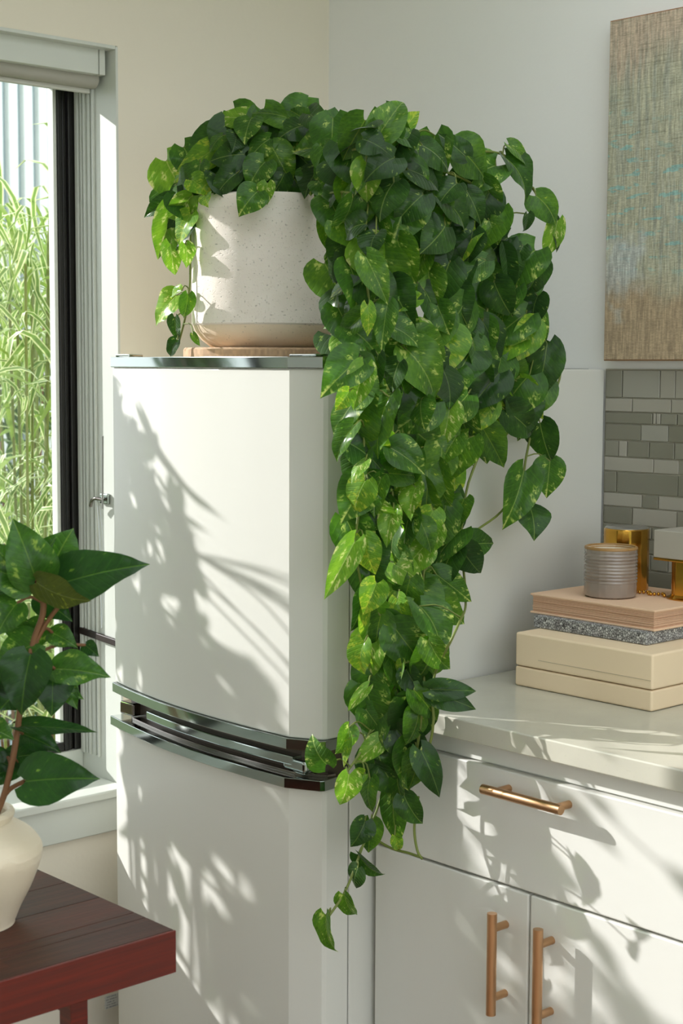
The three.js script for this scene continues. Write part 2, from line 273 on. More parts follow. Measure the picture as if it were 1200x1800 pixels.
// ---------------------------------------------------------------- picture on the wall
{
  const p = thing('wall_art', 'unframed textile painting in faded tan, sage and turquoise above the tiles', 'painting');
  const W = 0.62, H = 0.625, pale = [0.80, 0.73, 0.64], sage = [0.75, 0.75, 0.65], teal = [0.60, 0.78, 0.76], brown = [0.73, 0.65, 0.53];
  const art = tex(1024, 1024, (u, v) => {
    const big = fbm(u * 5 + 2, v * 4, 4, 5), col = fbm(u * 90, v * 5, 3, 90), row = fbm(u * 8, v * 110, 2, 8);
    const thread = vnoise(u * 420, v * 14, 420, 14), weft = vnoise(u * 16, v * 380, 16, 380);
    let c = mix3(pale, sage, sstep(v + 0.35 * (big - 0.5), 0.93, 0.78));
    c = mix3(c, [0.66, 0.68, 0.63], 0.6 * sstep(col, 0.42, 0.7) * sstep(v, 0.95, 0.85));
    c = mix3(c, [0.80, 0.80, 0.72], 0.35 * sstep(thread, 0.62, 0.9));
    c = mix3(c, [0.45, 0.45, 0.36], 0.22 * sstep(weft, 0.66, 0.9) * sstep(v, 0.4, 0.7));
    c = mix3(c, brown, sstep(v + 0.22 * (big - 0.5) - 0.25 * (u < 0.2 ? 0.2 - u : 0), 0.24, 0.14));
    const fleck = sstep(fbm(u * 36 + 3, v * 90, 3, 36), 0.56, 0.68) * sstep(Math.abs(v - 0.47 + 0.3 * (big - 0.5)), 0.32, 0.12) * sstep(row, 0.3, 0.6);
    c = mix3(c, teal, fleck * 0.85);
    c = mix3(c, [0.78, 0.81, 0.80], 0.75 * sstep(Math.hypot((u - 0.05) * 1.5, v - 0.28) + 0.18 * (fbm(u * 22, v * 22, 3, 22) - 0.5), 0.15, 0.06));
    const t = 0.93 + 0.14 * (vnoise(u * 180, v * 512, 180, 512) - 0.5) + 0.22 * (vnoise(u * 250, v * 30, 250, 30) - 0.5);
    return c.map((q) => q * t);
  });
  const bump = tex(512, 512, (u, v) => 0.5 * vnoise(u * 180, v * 20, 180, 20) + 0.5 * vnoise(u * 30, v * 256, 30, 256), false);
  const edge = std({ color: 0x9c7452, roughness: 0.7 });
  obj('stretcher_edge', [box(0.809, 1.4755, 0.002, 0.809 + W, 1.4755 + H, 0.029, 0.001)], edge, p);
  const face = new THREE.BoxGeometry(W - 0.005, H - 0.005, 0.003).translate(0.809 + W / 2, 1.4755 + H / 2, 0.0295);
  obj('canvas', face, std({ map: art, bumpMap: bump, bumpScale: 0.0008, roughness: 0.9 }), p);
}

// ---------------------------------------------------------------- books and ornaments on the counter
{
  const pages = (a, b, n) => tex(64, 256, (u, v) => { const l = vnoise(3, v * n, 256, n); return mix3(a, b, l); }, true, [4, 12]);
  const cream = std({ color: 0xecd6b4, roughness: 0.75, bumpMap: grainBump, bumpScale: 0.0001 });
  const bx = (name, label, x0, y0, x1, y1, z0, z1, mat, r = 0.003) => { const t = thing(name, label, 'book'); obj('cover', box(x0, y0, z0, x1, y1, z1, r, 3), mat, t); return t; };
  bx('closed_book', 'thin cream book at the bottom of the counter stack', 0.897, 0.9155, 1.186, 0.9495, 0.10, 0.369, cream, 0.004);
  const b2 = bx('closed_book', 'thick cream book lying on the thin cream book in the counter stack', 0.898, 0.951, 1.187, 1.0085, 0.10, 0.370, cream, 0.004);
  obj('spine_groove', box(0.95, 0.9655, 0.3695, 1.184, 0.9663, 0.3706, 0), std({ color: 0xb9a98c, roughness: 0.8 }), b2);
  const terr = tex(512, 512, (u, v) => {
    let best = 9, second = 9, tone = 0; const g = 44, x = u * g, y = v * g;
    for (let i = -1; i <= 1; i++) for (let j = -1; j <= 1; j++) {
      const a = Math.floor(x) + i, b = Math.floor(y) + j, m = (q) => ((q % g) + g) % g, hx = PERM[(PERM[m(a)] + m(b)) & 255] / 255, hy = PERM[(PERM[m(b) + 60] + m(a)) & 255] / 255;
      const d = Math.hypot(a + hx - x, b + hy - y); if (d < best) { second = best; best = d; tone = hx; } else if (d < second) second = d;
    }
    const e = sstep(second - best, 0.06, 0.2); return mix3([0.2, 0.2, 0.2], mix3([0.5, 0.5, 0.5], [0.8, 0.81, 0.8], tone), e);
  }, true, [5, 5]);
  bx('speckled_notebook', 'grey speckled stone patterned notebook between the cream and peach books', 0.888, 1.009, 1.131, 1.0308, 0.085, 0.311, std({ map: terr, roughness: 0.6 }), 0.002);
  const pb = thing('closed_book', 'peach book with layered page edges on top of the counter stack', 'book');
  const peach = std({ color: 0xe6c3a3, roughness: 0.8 });
  obj('cover', [box(0.868, 1.031, 0.07, 1.136, 1.0345, 0.298, 0.001), box(0.868, 1.0625, 0.07, 1.136, 1.066, 0.298, 0.001)], peach, pb);
  const pg = []; const r = rng(5);
  for (let i = 0; i < 14; i++) { const y = 1.0345 + i * 0.002, o = 0.0022 * r(); pg.push(box(0.872, y, 0.074, 1.134 - o, y + 0.0018, 0.2965 - o, 0.0004, 1)); }
  obj('pages', pg, std({ color: 0xe2bd9e, roughness: 0.85, map: pages([0.9, 0.86, 0.84], [1, 1, 1], 64) }), pb);

  const cup = thing('ceramic_cup', 'grey ribbed ceramic candle cup with brown rim in front of the gold glass', 'cup', [0.985, 1.066, 0.222]);
  const prof = [[0, 0.0], [0.04, 0.0], [0.0445, 0.003], [0.0455, 0.008], [0.0455, 0.024]];
  for (let i = 0; i < 9; i++) { const y = 0.026 + i * 0.0058; prof.push([0.0455, y], [0.0465, y + 0.0015], [0.0462, y + 0.003], [0.045, y + 0.0045]); }
  prof.push([0.0455, 0.0785], [0.0455, 0.0835]); 
  const glaze = phy({ color: 0x9c9288, roughness: 0.2, clearcoat: 0.7, clearcoatRoughness: 0.08, map: tex(256, 256, (u, v) => { const n = fbm(u * 8, v * 8, 4, 8); return mix3([0.82, 0.78, 0.76], [1, 1, 1], n); }) });
  obj('cup_body', lathe(prof), glaze, cup);
  obj('rim', lathe([[0.0455, 0.0833], [0.0462, 0.085], [0.0455, 0.0875], [0.0435, 0.0885], [0.0415, 0.0875], [0.041, 0.082]]), std({ color: 0xa07c4c, roughness: 0.35 }), cup);
  obj('inner_wall', lathe([[0.0412, 0.085], [0.041, 0.07], [0, 0.069]]), std({ color: 0xd9cdb8, roughness: 0.6 }), cup);

  const gj = thing('gold_glass', 'tall mirrored gold glass candle jar behind the grey ceramic cup', 'candle jar', [0.944, 1.066, 0.125]);
  obj('jar_body', lathe([[0, 0], [0.039, 0], [0.0405, 0.003], [0.0405, 0.108], [0.0385, 0.110], [0.0375, 0.108], [0.0375, 0.006], [0, 0.005]]), M.brass, gj);
  obj('lid', lathe([[0, 0.113], [0.036, 0.113], [0.0385, 0.1115], [0.0385, 0.1085]]), std({ color: 0x9d9a92, roughness: 0.3, metalness: 0.6 }), gj);
  const gs = thing('candle_holder', 'gold candle holder with a grey square shade at the right end of the books', 'candle holder', [1.095, 1.066, 0.14]);
  obj('stem', lathe([[0, 0], [0.041, 0], [0.042, 0.002], [0.036, 0.0045], [0.0335, 0.008], [0.0335, 0.07], [0, 0.07]]), M.brass, gs);
  obj('collar', box(-0.052, 0.066, -0.04, 0.05, 0.0705, 0.04, 0.002), M.brass, gs);
  obj('square_shade', box(-0.0515, 0.0705, -0.04, 0.05, 0.1185, 0.04, 0.002), std({ color: 0xb2ada0, roughness: 0.35 }), gs);
  const ch = thing('bead_chain', 'fine gold bead chain lying beside the gold candle holder', 'chain');
  const bead = new THREE.SphereGeometry(0.0032, 10, 8), rr = rng(11);
  for (let i = 0; i < 16; i++) { const m = obj('bead', bead, M.brass, ch); m.position.set(0.988 + i * 0.0045, 1.0692, 0.155 + 0.008 * Math.sin(i * 0.9) + 0.003 * rr()); }
}

{
  const lines = tex(128, 64, (u, v) => { const row = Math.floor(v * 5), f = v * 5 - row, ink = f > 0.3 && f < 0.75 && u > 0.08 && u < 0.92 - 0.12 * (row % 3) && vnoise(u * 40, row * 7) > 0.28; return ink ? [0.66, 0.66, 0.65] : [0.86, 0.86, 0.83]; });
  const l = obj('wall_label', new RoundedBoxGeometry(0.034, 0.028, 0.002, 1, 0.0005).rotateY(Math.PI / 2).translate(0.0012, 0.138, 0.603), std({ map: lines, roughness: 0.6 }));
  tag(l, 'tiny white printed label low on the wall between the table and the fridge', 'label');
}

// ---------------------------------------------------------------- wooden table, vase
{
  const t = thing('wooden_table', 'dark reddish brown wooden table corner in front of the fridge', 'table', [0, 0, 0]);
  const wt = woodTex([0.17, 0.08, 0.05], [0.34, 0.185, 0.125], [0.34, 0.14, 0.08], 1), we = woodTex([0.30, 0.085, 0.04], [0.50, 0.17, 0.08], [0.44, 0.11, 0.045], 3); 
  const top = [0, 1, 2].map((i) => { const q = wt.clone(); q.repeat.set(2.2, 1.4); q.offset.set(i * 0.37, i * 0.21); q.needsUpdate = true; return phy({ map: q, roughness: 0.55, specularIntensity: 0.6, clearcoat: 0.08, clearcoatRoughness: 0.4, bumpMap: grainBump, bumpScale: 0.00015 }); });
  const e = we.clone(); e.rotation = Math.PI / 2; e.repeat.set(2.4, 1); e.needsUpdate = true; const edge = phy({ map: e, color: 0xf4b458, roughness: 0.45, clearcoat: 0.2, clearcoatRoughness: 0.35 });
  const xs = [1.0345, 0.972, 0.945, 0.862, 0.775, 0.66, 0.55, 0.45, 0.34], y0 = 0.6615, y1 = 0.7195;
  for (let i = 0; i + 1 < xs.length; i++) obj('plank', box(xs[i + 1] + 0.0003, y0, 1.2, xs[i] - 0.0003, y1, 2.0, 0.0014, 2), top[i % 3], t);
  obj('edge_strip', box(1.034, y0, 1.1985, 1.0375, y1 - 0.0005, 2.0, 0.0012), edge, t);
  for (const [x, z] of [[0.941, 1.297], [0.40, 1.297], [0.941, 1.93], [0.40, 1.93]]) obj('leg', box(x - 0.0145, 0, z - 0.0135, x + 0.0145, y0, z + 0.0135, 0.002), edge, t);
  obj('apron', [box(0.414, 0.60, 1.290, 0.927, y0, 1.304, 0.002), box(0.414, 0.60, 1.923, 0.927, y0, 1.937, 0.002)], edge, t);

  const v = thing('ceramic_vase', 'cream ceramic vase with a wide shoulder and narrow lip on the wooden table', 'vase', [0.838, 0.7196, 1.384]);
  const pts = [[0, 0], [0.048, 0], [0.053, 0.004], [0.062, 0.025], [0.077, 0.055], [0.0875, 0.083], [0.0905, 0.098], [0.0885, 0.108], [0.078, 0.122], [0.062, 0.133], [0.052, 0.138], [0.0505, 0.141], [0.0535, 0.146], [0.0545, 0.151], [0.052, 0.155], [0.046, 0.155], [0.044, 0.148], [0.046, 0.13], [0.05, 0.12]];
  const curve = new THREE.SplineCurve(pts.map((p) => new THREE.Vector2(...p)));
  obj('vase_body', lathe(curve.getPoints(90).map((p) => [Math.max(p.x, 0), p.y]), 80, 1), phy({ color: 0xe3d6bd, roughness: 0.45, clearcoat: 0.25, clearcoatRoughness: 0.3, bumpMap: grainBump, bumpScale: 0.0002 }), v);
}

// ---------------------------------------------------------------- pot on the fridge
const POT = V(0.383, 1.497, 0.503);
{
  const b = thing('wooden_board', 'round pale wooden board under the plant pot on the fridge', 'board', [0.378, 0, 0.503]);
  obj('board', lathe([[0, 1.4607], [0.147, 1.4607], [0.150, 1.464], [0.150, 1.493], [0.147, 1.4965], [0, 1.4965]], 64, 0.5).scale(1, 1, 1), std({ map: woodTex([0.66, 0.53, 0.40], [0.82, 0.70, 0.57], [0.75, 0.58, 0.42], 6), roughness: 0.7 }), b);
  const p = thing('plant_pot', 'large off white textured ceramic pot standing on the fridge', 'pot', [POT.x, POT.y, POT.z]);
  const pit = tex(1024, 512, (u, v) => { const n = vnoise(u * 150, v * 75, 150, 75), m = vnoise(u * 330 + 9, v * 165, 330, 165), f = fbm(u * 40, v * 20, 3, 40); return 0.6 + 0.25 * (f - 0.5) - (n > 0.86 ? 0.45 * sstep(n, 0.86, 0.95) : 0) - (m > 0.88 ? 0.25 : 0); }, false, [2, 4]);
  const tint = tex(512, 256, (u, v) => { const n = fbm(u * 12, v * 6, 4, 12), s = vnoise(u * 150, v * 75, 150, 75); return mix3([0.90, 0.86, 0.81], [0.94, 0.91, 0.87], n).map((q) => q * (s > 0.93 ? 0.86 : 1)); }, true, [2, 4]);
  const cl = std({ map: tint, roughness: 0.85, bumpMap: pit, bumpScale: 0.002 });
  obj('pot_body', latheUV(lathe([[0.1335, 0.040], [0.1365, 0.0435], [0.1368, 0.06], [0.1362, 0.2685], [0.1345, 0.2735], [0.131, 0.276], [0.127, 0.2745], [0.125, 0.268], [0.125, 0.235]], 96, 0.5), 0.1365), cl, p);
  obj('pot_foot', latheUV(lathe([[0, 0], [0.098, 0], [0.103, 0.002], [0.119, 0.014], [0.131, 0.030], [0.1345, 0.0405]], 96, 0.5), 0.13), std({ map: tint, color: 0xf8eedc, roughness: 0.9, bumpMap: grainBump, bumpScale: 0.0004 }), p);
  obj('potting_soil', new THREE.CylinderGeometry(0.125, 0.12, 0.03, 40).translate(0, 0.235, 0), std({ color: 0x2c2018, roughness: 1, bumpMap: grainBump, bumpScale: 0.004 }), p);
}

// ---------------------------------------------------------------- leaves
// heart shaped leaf of length 1 along +y, face towards +z
function leafGeo({ w = 0.42, fold = 0.25, droop = 0.6, wave = 0.02, twist = 0, seed = 1, lobe = 0.17 }) {
  const prof = [[0, 0.30], [0.04, 0.62], [0.1, 0.83], [0.18, 0.96], [0.27, 1], [0.38, 0.96], [0.5, 0.85], [0.62, 0.68], [0.73, 0.49], [0.83, 0.30], [0.91, 0.145], [0.97, 0.045], [1, 0.0]];
  const cols = [-1, -0.82, -0.55, -0.27, 0, 0.27, 0.55, 0.82, 1], r = rng(seed), ph = r() * 6, pos = [], uv = [], idx = [];
  let y = 0, z = 0, last = 0;
  const ang = (t) => droop * (t * 1.25 - 0.45);
  prof.forEach(([t, k]) => {
    const a = ang((t + last) / 2); y += Math.cos(a) * (t - last); z -= Math.sin(a) * (t - last); last = t;
    for (const s of cols) {
      const x = s * k * w, b = Math.abs(s), back = lobe * Math.pow(b, 1.6) * Math.pow(1 - t, 3.5);
      const fz = Math.abs(x) * Math.tan(fold) - 0.28 * fold * x * x / w * 2 + wave * Math.sin(t * 11 + ph + (s > 0 ? 1.7 : 0)) * b * b * (k > 0.2 ? 1 : 0) + 0.012 * Math.sin(t * 34) * b * (1 - b) * 3 * (k > 0.3 ? 1 : 0);
      const tw = twist * t, X = x * Math.cos(tw), Z = x * Math.sin(tw);
      pos.push(X, y - back, z + fz + Z); uv.push(0.5 + 0.5 * s * k, clamp(t - back * 0.6 + 0.08, 0, 1.08) / 1.08);
    }
  });
  const n = cols.length;
  for (let i = 0; i + 1 < prof.length; i++) for (let j = 0; j + 1 < n; j++) { const a = i * n + j, b = a + 1, c = a + n, d = c + 1; idx.push(a, b, d, a, d, c); }
  const g = new THREE.BufferGeometry(); g.setAttribute('position', new THREE.Float32BufferAttribute(pos, 3)); g.setAttribute('uv', new THREE.Float32BufferAttribute(uv, 2)); g.setIndex(idx); g.computeVertexNormals();
  return g;
}
const LG = [
  leafGeo({ seed: 1, fold: 0.34, droop: 0.8 }), leafGeo({ seed: 2, fold: 0.5, droop: 1.1, wave: 0.04, w: 0.40 }), leafGeo({ seed: 3, fold: 0.2, droop: 0.6, wave: 0.035, w: 0.44 }), leafGeo({ seed: 8, fold: -0.35, droop: 0.9, wave: 0.02, w: 0.43 }),
  leafGeo({ seed: 4, fold: 0.4, droop: 1.3, twist: 0.35, w: 0.41 }), leafGeo({ seed: 5, fold: 0.30, droop: 0.6, twist: -0.45, wave: 0.035 }), leafGeo({ seed: 6, fold: -0.15, droop: 0.9, wave: 0.03, w: 0.43 }), leafGeo({ seed: 7, fold: 0.62, droop: 0.7, w: 0.38 }),
];
const leafBump = tex(256, 320, (u, v) => { const s = Math.abs(u - 0.5) * 2, l = Math.abs(Math.sin((v * 9 - s * 2.2) * Math.PI)); return clamp(0.5 + 0.4 * Math.pow(1 - l, 3) * -1 + (s < 0.03 ? -0.4 : 0) + 0.2 * (fbm(u * 30, v * 30, 2, 30) - 0.5), 0, 1); }, false);
function leafTex(seed, deep, mid, cream, amount) {
  return tex(256, 320, (u, v) => {
    const s = (u - 0.5) * 2, side = s > 0 ? 1 : 0, a = v * 9 - Math.abs(s) * 2.2;           // lines that run along the side veins
    const streak = fbm(a * 1.3 + seed * 13 + side * 5, Math.abs(s) * 3 + seed * 7, 4), patch = fbm(u * 3 + seed * 3.7, v * 3.3 + seed * 1.9, 3), fine = fbm(a * 4 + 40 + seed, Math.abs(s) * 9 + side * 20, 3);
    let c = mix3(deep, mid, clamp(0.2 + 0.9 * (patch - 0.3) + 0.5 * (fine - 0.5), 0, 1));
    const k = sstep(streak * 0.62 + patch * 0.38, 0.66 - amount * 0.30, 0.76 - amount * 0.22) * sstep(fine, 0.3, 0.52);
    c = mix3(c, cream, k);
    const vein = Math.pow(1 - Math.abs(Math.sin(a * Math.PI)), 6) * 0.18; c = mix3(c, mid.map((q) => q * 1.35), vein);
    if (Math.abs(s) < 0.025) c = mix3(c, cream, 0.45);
    return c;
  });
}
const leafMat = (map, extra = {}) => phy({ map, side: THREE.DoubleSide, roughness: 0.85, transmission: 0.5, thickness: 0, ior: 1.4, specularIntensity: 0.5, clearcoat: 0.6, clearcoatRoughness: 0.17, bumpMap: leafBump, bumpScale: 0.0012, ...extra });
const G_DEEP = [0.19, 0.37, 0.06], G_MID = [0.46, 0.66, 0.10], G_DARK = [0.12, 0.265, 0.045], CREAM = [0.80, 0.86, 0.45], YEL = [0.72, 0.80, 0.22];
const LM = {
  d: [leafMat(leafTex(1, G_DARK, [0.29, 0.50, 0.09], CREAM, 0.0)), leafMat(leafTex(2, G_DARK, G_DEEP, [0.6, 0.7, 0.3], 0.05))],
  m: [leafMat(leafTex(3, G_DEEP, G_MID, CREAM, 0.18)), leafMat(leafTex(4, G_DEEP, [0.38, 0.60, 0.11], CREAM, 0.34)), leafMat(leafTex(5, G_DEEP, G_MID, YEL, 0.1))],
  y: [leafMat(leafTex(6, [0.36, 0.58, 0.09], [0.58, 0.76, 0.16], YEL, 0.5)), leafMat(leafTex(7, [0.38, 0.60, 0.12], [0.60, 0.77, 0.20], [0.9, 0.92, 0.6], 0.45))],  // variegated; on hand-placed leaves this yellow also paints in the sunlight
};
const stemMat = std({ color: 0x6d7a34, roughness: 0.6 }), stemBrown = std({ color: 0x7a5433, roughness: 0.65 });
// a leaf from its base to its tip, facing n, on parent
const _x = V(), _y = V(), _z = V(), _m = new THREE.Matrix4();
function putLeaf(parent, base, tip, n, width, geo, mat, count = true) {
  const d = tip.clone().sub(base), L = d.length(); _y.copy(d).normalize(); _x.crossVectors(_y, n).normalize(); _z.crossVectors(_x, _y);
  _m.makeBasis(_x, _y, _z); const m = new THREE.Mesh(geo, mat); m.name = 'leaf'; m.castShadow = m.receiveShadow = true;
  m.quaternion.setFromRotationMatrix(_m); m.position.copy(base); m.scale.set(width / 0.84, L, Math.min(L, width * 1.3)); parent.add(m); return m;
}

// ---------------------------------------------------------------- the trailing plant
const pothos = thing('trailing_plant', 'long variegated vine with heart shaped leaves spilling from the white pot down the fridge side', 'plant');
const potDepth = 2.967;
function plantDepth(px, py) {                              // how far the outer leaves lie along the view axis
  const q = look(px, py), out = 0.868 + 0.042 * sstep(py, 480, 700) * (1 - sstep(px, 720, 900)), k = clamp((px - 465) / 170, -1, 1), crown = potDepth - 0.15 * Math.sqrt(1 - k * k) + (py < 350 ? 0.0004 * (350 - py) : 0);
  let side = (EYE.x - out) / -q.x; if (py > 1105) side = Math.min(side, lerp(9, (EYE.z - 0.69) / -q.z, sstep(py, 1105, 1107)));   // in front of the counter and the drawer
  return lerp(crown, side, py > 640 ? 1 : sstep(px, 545, 640));
}
const plantAt = (px, py, off = 0) => at(px, py, plantDepth(px, py) - off);
const bases = [], rl = rng(77), OUT = V(0.62, 0.32, 0.72);
let leaves = 0;
function L(bx, by, tx, ty, w, tone = 'm', off = 0, roll = 0, extra = null) {   // base and tip pixel, width in pixels
  const dep = plantDepth((bx + tx) / 2, (by + ty) / 2), near = (x, y) => lerp(dep, plantDepth(x, y), 0.3) - off;
  const b = at(bx, by, near(bx, by) - 0.008), t0 = at(tx, ty, near(tx, ty)), wid = (1.1 + 0.3 * rl()) * w * dep / FPX;
  t0.addScaledVector(RGT, (rl() - 0.5) * 0.016).addScaledVector(FWD, (rl() - 0.5) * 0.03); b.addScaledVector(t0.clone().sub(b), -0.06); t0.addScaledVector(t0.clone().sub(b), 0.06);
  const flat = b.distanceTo(t0), want = Math.max(flat, wid * 1.12), dz = Math.sqrt(Math.max(0, want * want - flat * flat)) * 0.8;
  const t = t0.addScaledVector(FWD, -dz);
  const n = FWD.clone().multiplyScalar(-1).addScaledVector(V(0, 1, 0), 0.05 + 0.6 * rl()).addScaledVector(RGT, (rl() - 0.5) * 1.6 + roll - (bx < 720 && by > 520 ? 0.75 * rl() : 0)).normalize();
  const set = LM[tone]; bases.push([b, n]);
  const m = putLeaf(pothos, b, t, n, wid, LG[Math.floor(rl() * LG.length)], set[Math.floor(rl() * set.length)]); leaves++;
  if (extra) { pothos.remove(m); m.updateMatrix(); extra.push(m.geometry.clone().applyMatrix4(m.matrix)); }
}
// crown over the pot
L(440, 210, 378, 204, 36, 'y'); L(512, 210, 442, 196, 38); L(540, 215, 512, 192, 32); L(548, 203, 592, 240, 44, 'd'); L(440, 212, 430, 256, 40); L(530, 222, 484, 246, 44, 'd'); L(594, 262, 506, 268, 62); L(426, 272, 371, 284, 46, 'd'); L(472, 246, 430, 286, 42, 'm');
L(464, 288, 432, 338, 50); L(480, 262, 514, 324, 52); L(412, 308, 380, 350, 44, 'd'); L(450, 340, 426, 384, 46, 'm', 0.03); L(470, 324, 463, 360, 30, 'y', 0.02); L(498, 308, 482, 350, 38, 'd'); L(560, 298, 536, 351, 50, 'd'); L(545, 300, 552, 345, 40, 'm'); L(390, 240, 372, 268, 26); L(415, 240, 408, 272, 30, 'd');
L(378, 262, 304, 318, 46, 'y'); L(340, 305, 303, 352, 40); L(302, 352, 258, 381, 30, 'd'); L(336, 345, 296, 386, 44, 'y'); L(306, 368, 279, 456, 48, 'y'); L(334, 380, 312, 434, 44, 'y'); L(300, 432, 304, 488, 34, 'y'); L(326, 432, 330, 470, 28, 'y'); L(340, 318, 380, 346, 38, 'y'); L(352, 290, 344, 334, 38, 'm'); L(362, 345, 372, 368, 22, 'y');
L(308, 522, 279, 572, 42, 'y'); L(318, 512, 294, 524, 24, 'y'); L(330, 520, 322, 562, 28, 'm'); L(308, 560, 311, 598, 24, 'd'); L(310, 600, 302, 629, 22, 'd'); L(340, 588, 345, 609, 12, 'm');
// crown to the right of the pot
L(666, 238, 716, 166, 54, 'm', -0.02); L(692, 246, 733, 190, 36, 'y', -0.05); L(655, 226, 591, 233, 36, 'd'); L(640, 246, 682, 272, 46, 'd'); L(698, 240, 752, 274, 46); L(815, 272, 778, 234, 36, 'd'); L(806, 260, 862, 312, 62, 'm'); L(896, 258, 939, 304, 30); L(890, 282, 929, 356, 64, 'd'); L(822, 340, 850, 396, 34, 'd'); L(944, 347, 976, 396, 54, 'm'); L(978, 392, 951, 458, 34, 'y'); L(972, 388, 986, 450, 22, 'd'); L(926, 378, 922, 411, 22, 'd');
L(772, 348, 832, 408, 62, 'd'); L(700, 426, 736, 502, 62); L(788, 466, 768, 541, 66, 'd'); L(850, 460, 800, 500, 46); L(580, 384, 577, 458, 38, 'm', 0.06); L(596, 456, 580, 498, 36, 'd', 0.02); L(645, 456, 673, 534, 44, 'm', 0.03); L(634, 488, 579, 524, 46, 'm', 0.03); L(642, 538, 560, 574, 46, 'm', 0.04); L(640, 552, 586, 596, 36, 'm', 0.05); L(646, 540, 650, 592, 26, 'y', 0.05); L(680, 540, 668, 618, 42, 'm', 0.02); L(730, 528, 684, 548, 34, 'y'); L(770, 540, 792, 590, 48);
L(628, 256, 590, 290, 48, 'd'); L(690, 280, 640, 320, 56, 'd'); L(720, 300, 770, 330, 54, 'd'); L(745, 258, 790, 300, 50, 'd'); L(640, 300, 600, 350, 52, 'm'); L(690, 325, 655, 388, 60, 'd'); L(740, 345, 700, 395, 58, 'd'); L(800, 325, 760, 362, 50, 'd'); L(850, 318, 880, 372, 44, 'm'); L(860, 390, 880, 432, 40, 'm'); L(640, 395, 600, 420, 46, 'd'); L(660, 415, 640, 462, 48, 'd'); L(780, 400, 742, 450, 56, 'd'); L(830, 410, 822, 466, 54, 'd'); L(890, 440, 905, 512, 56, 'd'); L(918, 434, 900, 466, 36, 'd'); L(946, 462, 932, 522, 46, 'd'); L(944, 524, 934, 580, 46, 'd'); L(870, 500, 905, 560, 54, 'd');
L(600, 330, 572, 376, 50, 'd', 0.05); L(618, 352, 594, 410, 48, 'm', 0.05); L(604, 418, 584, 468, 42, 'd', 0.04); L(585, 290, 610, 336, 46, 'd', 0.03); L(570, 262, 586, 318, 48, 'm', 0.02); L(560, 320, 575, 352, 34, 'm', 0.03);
// over the edge of the fridge
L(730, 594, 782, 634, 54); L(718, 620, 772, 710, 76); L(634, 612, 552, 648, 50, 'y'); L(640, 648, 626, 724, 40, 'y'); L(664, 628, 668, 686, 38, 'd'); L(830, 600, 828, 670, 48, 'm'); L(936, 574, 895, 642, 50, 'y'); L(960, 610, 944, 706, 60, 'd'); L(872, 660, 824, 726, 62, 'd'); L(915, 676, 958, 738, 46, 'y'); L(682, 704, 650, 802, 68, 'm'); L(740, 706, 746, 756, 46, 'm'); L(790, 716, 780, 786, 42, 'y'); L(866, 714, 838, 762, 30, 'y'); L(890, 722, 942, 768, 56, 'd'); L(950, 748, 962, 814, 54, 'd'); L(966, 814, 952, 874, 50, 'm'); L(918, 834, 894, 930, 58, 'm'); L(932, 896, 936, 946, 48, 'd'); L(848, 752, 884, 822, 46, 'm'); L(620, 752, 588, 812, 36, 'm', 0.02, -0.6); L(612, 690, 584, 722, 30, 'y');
L(780, 655, 800, 720, 50, 'd'); L(690, 575, 735, 610, 46, 'm'); L(850, 570, 880, 640, 52, 'd'); L(690, 790, 740, 832, 52, 'm'); L(640, 812, 622, 848, 30, 'y'); L(682, 832, 752, 838, 38, 'm'); L(640, 848, 614, 906, 46, 'y'); L(668, 846, 652, 912, 34, 'm', 0.01, -0.5); L(770, 822, 792, 900, 52, 'm'); L(815, 880, 806, 930, 48, 'm'); L(730, 860, 715, 912, 46, 'y'); L(690, 900, 670, 960, 44, 'y'); L(740, 920, 752, 972, 42, 'm'); L(620, 958, 576, 1052, 48, 'y'); L(640, 950, 655, 1012, 40, 'y'); L(818, 958, 870, 954, 44, 'd'); L(812, 966, 850, 1012, 46, 'd'); L(770, 1012, 826, 1060, 44, 'm'); L(762, 1052, 820, 1097, 46, 'm'); L(690, 990, 744, 1030, 42, 'y'); L(660, 1028, 640, 1080, 44, 'y'); L(720, 1020, 705, 1078, 40, 'm'); L(700, 1056, 712, 1114, 34, 'y', 0.02, -0.5); L(760, 900, 742, 950, 44, 'y'); L(652, 880, 700, 930, 42, 'y'); L(800, 770, 770, 820, 44, 'm'); L(834, 640, 870, 690, 44, 'd'); L(700, 640, 690, 690, 40, 'd'); L(600, 600, 615, 650, 40, 'y');
